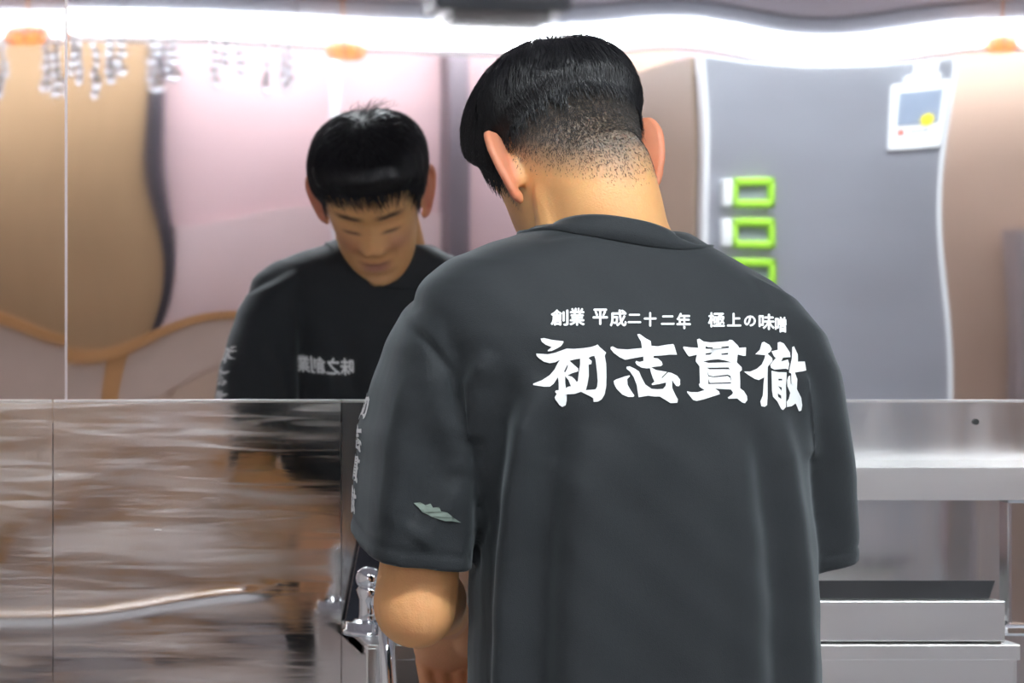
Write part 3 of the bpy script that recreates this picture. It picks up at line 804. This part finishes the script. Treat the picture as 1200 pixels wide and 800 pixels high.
# strands
def strand_mesh(name, starts, length, lift, width, flow, steps, m, parent, jitter):
    V, Fc = [], []
    for s in starts:
        p = Vector(from_head(s[None])[0])
        q, nn, _, _ = scalp.find_nearest(p)
        if q is None: continue
        p = q.copy(); L = length(s) * random.uniform(.75, 1.2)
        j = Vector((random.gauss(0, 1), random.gauss(0, 1), random.gauss(0, 1))) * jitter
        prev = None; base = len(V); kk = 0
        for k in range(steps + 1):
            t = k / steps
            q, nn, _, _ = scalp.find_nearest(p)
            if (q - HO).dot(nn) < 0: nn = -nn
            loc = to_head(np.array([q]))[0]
            d = Vector(HA[:3, :3] @ flow(loc)) + j
            d = (d - nn * d.dot(nn)).normalized()
            h = lift(loc, t)
            c = q + nn * h
            sd = d.cross(nn).normalized() * width * (1 - .85 * t)
            V.append(c - sd); V.append(c + sd); V.append(c + nn * width * (1.2 - t))
            if k:
                b = base + 3 * (k - 1)
                Fc += [(b, b + 2, b + 5, b + 3), (b + 2, b + 1, b + 4, b + 5)]
            p = q + d * (L / steps)
    me = bpy.data.meshes.new(name)
    me.from_pydata([tuple(v - ROOT) for v in V], [], Fc)
    o = link(name, me, m, parent, True); o['kind'] = 'stuff'
    return o
CR = np.array([.004, -.045, .112])
def flow_long(p):
    d = p - CR; d = d / (np.linalg.norm(d) + 1e-6)
    d = d + np.array([.25 * (p[1] > 0), .15 if p[1] > -.02 else 0, 0]); return d
def rand_scalp(nn, cond):
    out = []
    while len(out) < nn:
        d = rng.normal(size=3); d /= np.linalg.norm(d)
        p = d * np.array([.078, .098, .12])
        if p[2] < -.03: r_ = math.hypot(p[0] / .066, p[1] / .085); p[0] /= r_; p[1] /= r_
        if cond(p): out.append(p)
    return out
_za = [0, .45, .8, 1.1, 1.32, 1.5, 1.75, 2.1, 2.6, math.pi]
def tk(loc):
    X_, Y_, Z_ = map(float, loc)
    zl__ = float(np.interp(math.atan2(abs(X_), Y_), _za, [.060, .060, .050, .022, -.006, .018, .020, .020, .026, .030]))
    d = min(1, max(0, (Z_ - zl__) / .02)); top = min(1, max(0, (Z_ + .01) / .1))
    t = d * (.005 + .017 * top ** 1.5) + .005 * math.exp(-((Z_ - .075) / .03) ** 2) * min(1, max(0, Y_ / .07)) * d
    return t - (.009 * math.exp(-(X_ / .008) ** 2) * math.exp(-((Y_ + .045) / .03) ** 2) if Z_ > .05 else 0)
long_s = rand_scalp(5200, lambda p: in_long(p) > .004)
ph = {}
def lift_long(loc, t):
    return max(tk(loc), .003) * (.6 + .42 * min(1, t * 2.2)) + .0012 + .0030 * t * t * random.random()
strand_mesh('hair_strands', long_s, lambda s: (.034 if s[1] > .02 else .045) if s[2] > .06 else .026, lift_long, .00075, flow_long, 7, M['hair'], hair, .16)
# a few tufts standing up at the crown
def lift_tuft(loc, t): return max(tk(loc), .006) + .022 * t
tuft = [CR + np.array([random.gauss(0.0, .012), random.gauss(.0, .010), 0]) for _ in range(90)]
strand_mesh('hair_tuft', tuft, lambda s: .022, lift_tuft, .0006, lambda p: np.array([.5, .2, .1]) + rng.normal(size=3) * .5, 4, M['hair'], hair, .3)
def fade_ok(p):
    a = math.atan2(abs(p[0]), p[1])
    if a < 1.15 or p[2] > z_long(a) + .004: return False
    lo = float(z_fade(a)); return random.random() < np.clip((p[2] - lo) / .085, 0, 1) ** 1.5
scalp_bare = scalp
scalp = BVHTree.FromPolygons([tuple(v) for v in body_co], body_polys)
fs = rand_scalp(11000, fade_ok)
strand_mesh('cropped_hair', fs, lambda s: .0026 + .05 * max(0, s[2] + .04), lambda loc, t: .0003 + .0028 * t * np.clip((loc[2] + .07) / .08, .3, 1.3), .00028,
            lambda p: (p - CR) / np.linalg.norm(p - CR), 3, M['stubble'], hair, .35)
scalp = scalp_bare
# fringe over the forehead
fring = rand_scalp(420, lambda p: .062 < p[2] < .09 and p[1] > .045)
strand_mesh('fringe', fring, lambda s: .020 + .012 * math.sin(s[0] * 120), lambda loc, t: .010 - .004 * t, .0008, lambda p: np.array([.35, .2, -1.0]), 6, M['hair'], hair, .22)

# ---- t-shirt
bm = bmesh.new()
ST = [(.70, .197, .138, .760, 2.955), (.80, .192, .134, .760, 2.955), (1.0, .185, .128, .760, 2.952), (1.12, .182, .126, .760, 2.95), (1.22, .187, .124, .744, 2.948), (1.29, .197, .119, .735, 2.948),
      (1.34, .212, .114, .728, 2.95), (1.37, .214, .107, .727, 2.953), (1.395, .206, .098, .727, 2.955), (1.42, .175, .090, .728, 2.957), (1.440, .135, .082, .730, 2.958), (1.455, .098, .074, .731, 2.96), (1.466, .076, .066, .732, 2.96)]
ang = math.radians(5)
ca, sa = math.cos(ang), math.sin(ang)
rings = []
for z_ in np.linspace(.70, 1.466, 70):
    w, d, cx, cy = (interp(z_, ST, k) for k in (1, 2, 3, 4))
    ring = []
    for t in np.linspace(0, 2 * math.pi, 73)[:-1]:
        c, s = math.cos(t), math.sin(t)
        e = 2 / 2.5
        lx = w * math.copysign(abs(c) ** e, c); ly = d * math.copysign(abs(s) ** e, s)
        wxx, wyy = cx + lx * ca - ly * sa, cy + lx * sa + ly * ca
        zz = z_ - max(0, min(1, (z_ - 1.2) / .15)) * (wxx - .727) * .07
        ring.append(Vector((wxx, wyy, zz)))
    rings.append(ring)
ring_loft(rings, bm)
def sleeve(secs, bm, sg_=1):
    rings = []
    for ii, (c, hx, hy, tilt_y) in enumerate(secs):
        ring = []; e = 2 / (2.4, 2.4, 2.6, 3.2, 3.8, 4.2, 4.2)[ii]
        for t in np.linspace(0, 2 * math.pi, 41)[:-1]:
            cc, ss = math.cos(t), math.sin(t)
            lx, ly = hx * math.copysign(abs(cc) ** e, cc), hy * math.copysign(abs(ss) ** e, ss)
            ring.append(Vector((c[0] + lx - .07 * sg_ * ly, c[1] + ly, c[2] + ly * tilt_y[1] + lx * tilt_y[0])))
        rings.append(ring)
    ring_loft(rings, bm)
# left sleeve (outer face turned to the camera's left)
sleeve([((.580, 2.955, 1.420), .042, .058, (.50, 0)), ((.561, 2.955, 1.400), .056, .074, (.48, 0)), ((.547, 2.958, 1.360), .058, .083, (.38, 0)), ((.533, 2.965, 1.30), .058, .088, (.25, .05)), ((.522, 2.970, 1.25), .056, .088, (.1, .1)),
        ((.5165, 2.968, 1.18), .056, .086, (0, .15)), ((.512, 2.968, 1.116), .056, .083, (-.10, .17))], bm)
# right sleeve
sleeve([((.880, 2.962, 1.410), .046, .060, (-.50, 0)), ((.903, 2.963, 1.376), .056, .074, (-.50, 0)), ((.917, 2.970, 1.332), .057, .081, (-.40, 0)), ((.930, 2.985, 1.27), .055, .084, (-.2, .05)), ((.943, 3.00, 1.20), .053, .080, (0, .1)),
        ((.954, 3.016, 1.102), .051, .076, (.15, .10))], bm, -.5)
shirt_me = voxel(bm, .0036, 7, .5)
co = coords(shirt_me); nr = normals(shirt_me)
px_ = co[:, 0] * F / co[:, 1] + PX; py_ = PY + (CZ - co[:, 2]) * F / co[:, 1]
back = np.clip(-nr[:, 1] * 2, 0, 1)
def fold(line, sig, amp, taper=True):
    """ridge (amp > 0) or groove along a polyline on the back of the shirt"""
    L = np.array(line, float); best = np.full(len(co), 1e9); tt = np.zeros(len(co)); tot = len(L) - 1
    for k in range(tot):
        a, b = L[k], L[k + 1]; ab = b - a
        t = np.clip(((px_ - a[0]) * ab[0] + (py_ - a[1]) * ab[1]) / (ab @ ab), 0, 1)
        d = np.hypot(px_ - a[0] - t * ab[0], py_ - a[1] - t * ab[1])
        m = d < best; best[m] = d[m]; tt[m] = (k + t[m]) / tot
    env = np.clip(tt / .25, 0, 1) * np.clip((1 - tt) / .12 + .3, 0, 1) if taper else 1
    return amp * np.exp(-(best / sig) ** 2 / 2) * env * back
D = np.zeros(len(co))
D += fold([(640, 440), (615, 500), (602, 580), (594, 680), (590, 860)], 12, 0.016)
D += fold([(605, 430), (588, 500), (578, 600), (570, 720), (566, 860)], 10, -0.012)
D += fold([(672, 470), (646, 560), (634, 680), (630, 860)], 15, -0.014)
D += fold([(575, 410), (556, 450), (552, 520)], 9, 0.0090)
D += fold([(905, 470), (922, 560), (936, 660), (944, 860)], 11, 0.0120)
D += fold([(885, 480), (900, 580), (915, 700), (918, 860)], 14, -0.0090)
D += fold([(935, 420), (945, 470), (950, 540)], 8, 0.0090)
D += fold([(860, 490), (872, 620), (880, 860)], 18, 0.0075)
D += fold([(690, 500), (676, 640), (668, 860)], 24, 0.0075)
D += fold([(760, 520), (752, 680), (748, 860)], 28, -0.0060)
D += fold([(820, 520), (826, 700), (826, 860)], 24, 0.0045)
D += fold([(468, 372), (500, 400), (528, 436), (540, 480)], 4, -0.0053)
D += fold([(500, 420), (512, 470), (540, 560)], 12, 0.0060)
D += fold([(530, 500), (505, 560), (480, 620)], 14, -0.0060)
D += fold([(545, 560), (515, 600), (490, 640)], 10, 0.0075)
D += fold([(480, 430), (468, 520), (455, 620)], 14, 0.0045)
D += fold([(640, 278), (720, 270), (810, 284)], 3, -.0012, False)
fr2 = np.clip(nr[:, 1] * 2, 0, 1)
ang_ = (co[:, 0] - .745) * 60
D += fr2 * np.clip((1.36 - co[:, 2]) / .12, 0, 1) * (.0045 * np.sin(ang_ + 3 * np.sin(co[:, 2] * 9)) + .003 * np.sin(ang_ * 1.9 + co[:, 2] * 22))
D += .0009 * np.sin(co[:, 0] * 70 + co[:, 2] * 40) * np.sin(co[:, 2] * 55 + co[:, 0] * 20)
def hem_z(c, left): return (1.1085 + .17 * (c[:, 1] - 2.92) - .10 * (c[:, 0] - .508)) if left else (1.104 + .10 * (c[:, 1] - 3.0) + .15 * (c[:, 0] - .98))
for left in (True, False):
    sel = (co[:, 0] < .565) if left else (co[:, 0] > .952)
    hz = co[:, 2] - hem_z(co, left)
    D += sel * np.where(hz < .03, -.0016 * np.exp(-((hz - .019) / .0035) ** 2), 0)
co = co + nr * D[:, None]
put(shirt_me, co)
bm = bmesh.new(); bm.from_mesh(shirt_me)
def cut(test, p, nrm):
    fs_ = [f for f in bm.faces if test(f.calc_center_median())]
    gv_ = set(fs_) | {e for f in fs_ for e in f.edges} | {v for f in fs_ for v in f.verts}
    bmesh.ops.bisect_plane(bm, geom=list(gv_), plane_co=p, plane_no=nrm, clear_inner=False, clear_outer=False)
    bm.faces.ensure_lookup_table()
    kill = [f for f in bm.faces if test(f.calc_center_median()) and (f.calc_center_median() - Vector(p)).dot(Vector(nrm)) < 0]
    bmesh.ops.delete(bm, geom=kill, context='FACES')
for pc, pn, inside in ((Vector((.508, 2.92, 1.1085)), Vector((.10, -.17, 1)).normalized(), lambda c: c.x < .60), (Vector((.98, 3.0, 1.104)), Vector((-.15, -.10, 1)).normalized(), lambda c: c.x > .90)):
    caps = [f for f in bm.faces if inside(f.calc_center_median()) and abs((f.calc_center_median() - pc).dot(pn)) < .012 and f.normal.dot(pn) < -.75]
    bmesh.ops.delete(bm, geom=caps, context='FACES')      # open the sleeve ends
    edge_v = {v for e in bm.edges if e.is_boundary for v in e.verts if inside(v.co)}
    for _ in range(14):
        new = {v: sum((e.other_vert(v).co for e in v.link_edges if e.is_boundary), Vector()) / max(1, sum(e.is_boundary for e in v.link_edges)) for v in edge_v}
        for v, p_ in new.items(): v.co = v.co.lerp(p_, .5)
cut(lambda c: c.z < .8, (0, 0, .745), (0, 0, 1))
bm.normal_update()
shirt_bvh = BVHTree.FromBMesh(bm)
bm.to_mesh(shirt_me); bm.free()
put(shirt_me, coords(shirt_me) - np.array(ROOT))
shirt = link('t_shirt', shirt_me, M['shirt'], person, True)
s = shirt.modifiers.new('s', 'SOLIDIFY'); s.thickness = .0018; s.offset = -1
shirt['label'] = 'loose black t-shirt with white brush lettering on the back'
# collar band
bm = bmesh.new(); rings = []
for t in np.linspace(0, 2 * math.pi, 65)[:-1]:
    cx, cy = math.cos(t), math.sin(t)
    f_ = (1 + cy) / 2                                   # 0 back, 1 front
    rx, ry = .078, .071
    top = 1.474 - .066 * f_ ** 1.2 - .014 * cx; bot = top - .022
    pt = lambda r, z: Vector((.732 + rx * r * cx, 2.955 + ry * r * cy + .006 * f_, z))
    q_, nn, _, _ = shirt_bvh.find_nearest(pt(1.12, bot))
    if nn.dot(q_ - Vector((.732, 2.955, 1.40))) < 0: nn = -nn
    mid = (pt(1.0, top) + q_) / 2 + nn * .002
    rings.append([pt(.95, top - .003), pt(.975, top + .0015), pt(1.0, top - .001), mid, q_ + nn * .0028, q_ - nn * .003])
rs = [[bm.verts.new(p - ROOT) for p in r] for r in rings]
for i in range(len(rs)):
    a_, b_ = rs[i], rs[(i + 1) % len(rs)]
    for k in range(6): bm.faces.new((a_[k], a_[(k + 1) % 6], b_[(k + 1) % 6], b_[k]))
obj('collar', bm, M['shirt'], shirt, True)

# ---- lettering
def fill(splines):
    """2D outlines (outer loops and holes) to flat triangles"""
    cu = bpy.data.curves.new('c', 'CURVE'); cu.dimensions = '2D'; cu.fill_mode = 'BOTH'
    for pts in splines:
        sp_ = cu.splines.new('POLY'); sp_.points.add(len(pts) - 1); sp_.use_cyclic_u = True
        for q_, (a_, b_) in zip(sp_.points, pts): q_.co = (a_, b_, 0, 1)
    return flat(cu)
def flat(cu):
    o = bpy.data.objects.new('tmp', cu); col.objects.link(o)
    dg = bpy.context.evaluated_depsgraph_get()
    me = bpy.data.meshes.new_from_object(o.evaluated_get(dg))
    bpy.data.objects.remove(o); bpy.data.curves.remove(cu)
    b = bmesh.new(); b.from_mesh(me); bpy.data.meshes.remove(me)
    return b
def glyph(ch, x0, y0, x1, y1, bold=.6):
    out = bmesh.new()
    cu = bpy.data.curves.new('t', 'FONT'); cu.body = ch; cu.size = 1; cu.fill_mode = 'FRONT'; cu.resolution_u = 3
    base_ = flat(cu)
    xs = [v.co.x for v in base_.verts]; ys = [v.co.y for v in base_.verts]
    for k, (sx, sy) in enumerate(((0, 0), (1, 0), (-1, 0), (0, 1), (0, -1))):
        b = base_.copy()
        for v in b.verts:
            fx = (v.co.x - min(xs)) / max(1e-6, max(xs) - min(xs)); fy = (v.co.y - min(ys)) / max(1e-6, max(ys) - min(ys))
            v.co = (x0 + (x1 - x0) * fx + sx * bold, y1 + (y0 - y1) * fy + sy * bold, k * 4e-5)
        merge(out, b)
    return out
def merge(dst, src):
    me = bpy.data.meshes.new('x'); src.to_mesh(me); src.free(); dst.from_mesh(me); bpy.data.meshes.remove(me); return dst
def drape(b, project, name, m, lift=.0012, cell=6.0):
    xs = [v.co.x for v in b.verts]; ys = [v.co.y for v in b.verts]
    for k in range(int(min(xs) / cell), int(max(xs) / cell) + 1):
        bmesh.ops.bisect_plane(b, geom=b.verts[:] + b.edges[:] + b.faces[:], plane_co=(k * cell, 0, 0), plane_no=(1, 0, 0))
    for k in range(int(min(ys) / cell), int(max(ys) / cell) + 1):
        bmesh.ops.bisect_plane(b, geom=b.verts[:] + b.edges[:] + b.faces[:], plane_co=(0, k * cell, 0), plane_no=(0, 1, 0))
    for v in b.verts:
        o_, d_ = project(v.co.x, v.co.y)
        q_, nn, _, _ = shirt_bvh.ray_cast(o_, d_)
        if q_ is None: q_, nn = (o_ + d_ * 1.0, -d_)
        if nn.dot(d_) > 0: nn = -nn
        v.co = q_ + nn * (lift + v.co.z) - ROOT
    bmesh.ops.recalc_face_normals(b, faces=b.faces)
    return obj(name, b, m, shirt, True)
eye = Vector((0, 0, CZ))
def from_eye(px, py): return eye, (W(px, py, 3.0) - eye).normalized()
def crop(ox, oy, pts): return [(ox + a_ * .1125, oy + b_ * .1125) for a_, b_ in pts]
G1 = (625, 390), [
 [(75,60),(110,55),(200,75),(310,88),(312,100),(290,135),(240,165),(190,188),(150,192),(150,180),(190,148),(130,125),(90,95)],
 [(30,215),(60,215),(150,222),(230,205),(300,180),(345,165),(420,168),(520,160),(600,148),(640,135),(665,122),(690,150),(755,205),(740,240),(755,320),(758,450),(755,560),(740,640),(710,690),(670,715),(625,718),(622,680),(600,665),(540,635),(495,612),(430,635),(345,640),(345,700),(335,750),(300,768),(270,750),(225,690),(218,670),(240,635),(222,615),(230,600),(262,595),(262,520),(255,462),(210,530),(170,560),(110,562),(0,545),(0,530),(90,495),(170,440),(220,380),(250,320),(275,280),(230,305),(170,315),(110,300),(60,265),(35,240)],
 [(375,290),(440,275),(485,268),(485,330),(475,390),(462,500),(450,510),(430,480),(400,455),(355,443),(400,420),(465,400),(465,370),(420,330)],
 [(330,450),(365,490),(390,555),(360,560),(338,575),(330,520)], [(355,330),(320,400),(330,412),(350,370),(358,345)],
 [(570,262),(600,245),(632,238),(645,280),(660,400),(668,500),(662,560),(645,588),(600,592),(545,595),(560,540),(575,450),(572,330),(600,325),(605,295)]]
G2 = (712, 388), [
 [(305,35),(330,32),(390,75),(445,105),(452,155),(520,160),(600,145),(680,135),(690,150),(718,245),(640,245),(560,255),(475,258),(475,280),(520,285),(560,320),(568,350),(550,365),(480,372),(450,378),(500,405),(615,425),(560,480),(562,492),(625,430),(660,435),(720,465),(750,505),(750,560),(735,575),(710,570),(690,545),(668,510),(668,590),(700,660),(728,710),(722,745),(650,748),(590,710),(540,680),(480,680),(420,672),(320,688),(312,640),(300,560),(270,480),(230,420),(192,390),(195,370),(225,365),(280,390),(325,420),(350,480),(390,555),(455,600),(520,605),(575,600),(600,570),(605,535),(540,550),(460,562),(455,550),(485,525),(465,480),(445,420),(438,386),(400,388),(350,380),(300,350),(285,325),(295,310),(330,320),(370,310),(368,265),(280,280),(180,298),(120,270),(60,225),(28,185),(30,165),(50,160),(100,185),(200,192),(355,178),(345,110),(320,70)],
 [(60,520),(80,505),(180,470),(225,460),(230,470),(200,500),(205,560),(240,620),(275,670),(265,685),(210,685),(150,660),(90,600),(65,550)]]
G3 = (798, 392), [
 [(162,55),(185,45),(230,75),(300,85),(400,78),(485,70),(500,55),(530,60),(590,120),(600,140),(672,135),(668,222),(640,222),(585,208),(575,290),(625,340),(628,370),(605,390),(610,480),(610,560),(650,590),(680,640),(685,680),(660,715),(630,705),(580,665),(490,668),(482,655),(530,620),(535,600),(515,572),(350,562),(390,590),(400,620),(340,640),(230,675),(160,692),(120,680),(60,605),(58,590),(100,600),(170,600),(240,578),(190,545),(180,515),(192,508),(188,330),(150,280),(150,260),(160,212),(80,228),(65,215),(18,140),(22,125),(90,135),(175,140)],
 [(250,122),(275,135),(330,135),(320,148),(250,150)], [(415,130),(495,122),(490,140),(415,143)], [(250,198),(320,190),(300,210),(250,213)], [(415,200),(485,192),(485,210),(415,213)],
 [(225,280),(300,265),(380,258),(450,270),(520,290),(440,292),(280,295)], [(265,345),(490,343),(510,380),(495,362),(290,362)],
 [(265,375),(285,425),(330,435),(480,418),(510,432),(520,490),(505,450),(480,432),(340,445),(280,435)], [(280,460),(295,503),(515,497),(515,510),(280,515)]]
G4 = (866, 396), [
 [(162,170),(210,125),(232,50),(255,42),(310,75),(333,115),(320,145),(290,165),(338,210),(342,238),(312,275),(292,300),(290,400),(290,600),(285,700),(260,718),(225,710),(215,660),(240,600),(248,480),(255,410),(200,438),(160,428),(90,385),(45,350),(110,350),(180,320),(230,275),(258,215),(265,180)],
 [(330,140),(395,125),(395,50),(420,42),(460,60),(520,150),(528,200),(450,205),(430,245),(500,225),(515,270),(505,330),(480,320),(420,325),(360,330),(325,310),(318,280),(345,242),(375,210),(355,190)],
 [(330,340),(400,355),(487,358),(487,420),(480,500),(483,600),(480,720),(450,752),(430,740),(390,660),(345,610),(335,540)],
 [(400,425),(440,425),(440,440),(405,442)], [(400,500),(435,515),(435,550)], [(395,575),(430,600),(432,635),(400,612)],
 [(545,95),(565,88),(605,170),(605,250),(680,245),(692,340),(650,350),(575,360),(600,430),(595,530),(640,620),(650,700),(640,755),(615,762),(590,700),(580,680),(540,710),(490,720),(487,665),(510,630),(525,570),(495,500),(492,440),(505,400),(525,390),(530,470),(538,480),(535,370),(512,360),(520,310),(540,220)]]
for g_ in (G1, G2, G3, G4):
    drape(fill([crop(*g_[0], s_) for s_ in g_[1]]), from_eye, 'lettering', M['print'])
small = [('創', 645, 363, 666, 382), ('業', 667, 361, 685, 382), ('平', 694, 362, 712, 381), ('成', 714, 363, 734, 383), ('二', 735, 368, 751, 379), ('十', 754, 366, 769, 383), ('二', 774, 370, 790, 381),
         ('年', 792, 367, 809, 386), ('極', 829, 366, 849, 384), ('上', 851, 367, 868, 383), ('の', 871, 370, 885, 383), ('味', 888, 368, 907, 387), ('噌', 907, 371, 921, 390)]
b = bmesh.new()
for ch, x0, y0, x1, y1 in small: merge(b, glyph(ch, x0 + .6, y0 + .6, x1 - .6, y1 - .6))
drape(b, from_eye, 'small_lettering', M['print'])['label'] = 'line of small white lettering across the shoulders'
# sleeve lettering, read down the outer face of the left sleeve (projected from the side)
def scale_glyph(g_, x0, y0, x1, y1):
    P_ = [q_ for s_ in g_[1] for q_ in s_]; mx_, Mx_ = min(q_[0] for q_ in P_), max(q_[0] for q_ in P_); my_, My_ = min(q_[1] for q_ in P_), max(q_[1] for q_ in P_)
    return [[(x0 + (a_ - mx_) / (Mx_ - mx_) * (x1 - x0), y0 + (b_ - my_) / (My_ - my_) * (y1 - y0)) for a_, b_ in s_] for s_ in g_[1]]
# (u: millimetres forward from the back crease of the sleeve, v: millimetres down from z = 1.30)
def from_side(u_, v_): return Vector((.30, 3.045 - u_ / 1000, 1.285 - v_ / 1000)), Vector((1, 0, 0))
for k, g_ in enumerate((G1, G2, G3, G4)):
    drape(fill(scale_glyph(g_, 0, k * 34, 58, k * 34 + 30)), from_side, 'sleeve_lettering', M['print'], cell=5.0)
# chest lettering on the left breast
def from_front(u_, v_): return Vector((.735 - u_ / 1000, 3.6, 1.278 - v_ / 1000)), Vector((0, -1, 0))
b = bmesh.new()
for k, ch in enumerate('味之創業'): merge(b, glyph(ch, 72 + k * 24.0, 0, 94 + k * 24.0, 26, .8))
drape(b, from_front, 'chest_lettering', M['print'], cell=5.0)
# pale green leaf-shaped mark draped on the sleeve
leafp = [(484, 589), (492, 588), (499, 592), (505, 590), (508, 595), (515, 594), (517, 599), (524, 600), (531, 606), (540, 612), (529, 610), (521, 610), (514, 608), (507, 606), (502, 603), (495, 600), (491, 595)]
drape(fill([leafp]), from_eye, 'leaf_mark', M['leaf'])

# ---- trousers and shoes
bm = bmesh.new()
ring_loft([[Vector((.740 + w * math.cos(t), 2.955 + d * math.sin(t), z)) for t in np.linspace(0, 2 * math.pi, 33)[:-1]] for z, w, d in ((.80, .175, .118), (.88, .172, .114), (.94, .16, .105))], bm)
for s_ in (-1, 1):
    chain([(.738 + s_ * .082, 2.955, .82), (.738 + s_ * .09, 2.962, .48), (.738 + s_ * .095, 2.945, .13)], [.102, .080, .068], bm, 24)
tm = voxel(bm, .008, 6)
put(tm, coords(tm) - np.array(ROOT))
link('trousers', tm, M['trousers'], person, True)
for s_ in (-1, 1):
    x0 = .738 + s_ * .1
    bm = bmesh.new()
    ball((x0, 2.93, .05), (.045, .06, .055), bm); ball((x0 + s_ * .012, 3.06, .035), (.047, .09, .04), bm)
    box((x0 - .042, 2.875, 0), (x0 + .05, 3.14, .02), .008, bm)
    me = voxel(bm, .005, 4); put(me, coords(me) - np.array(ROOT))
    link('shoe', me, M['shoe'], person, True)
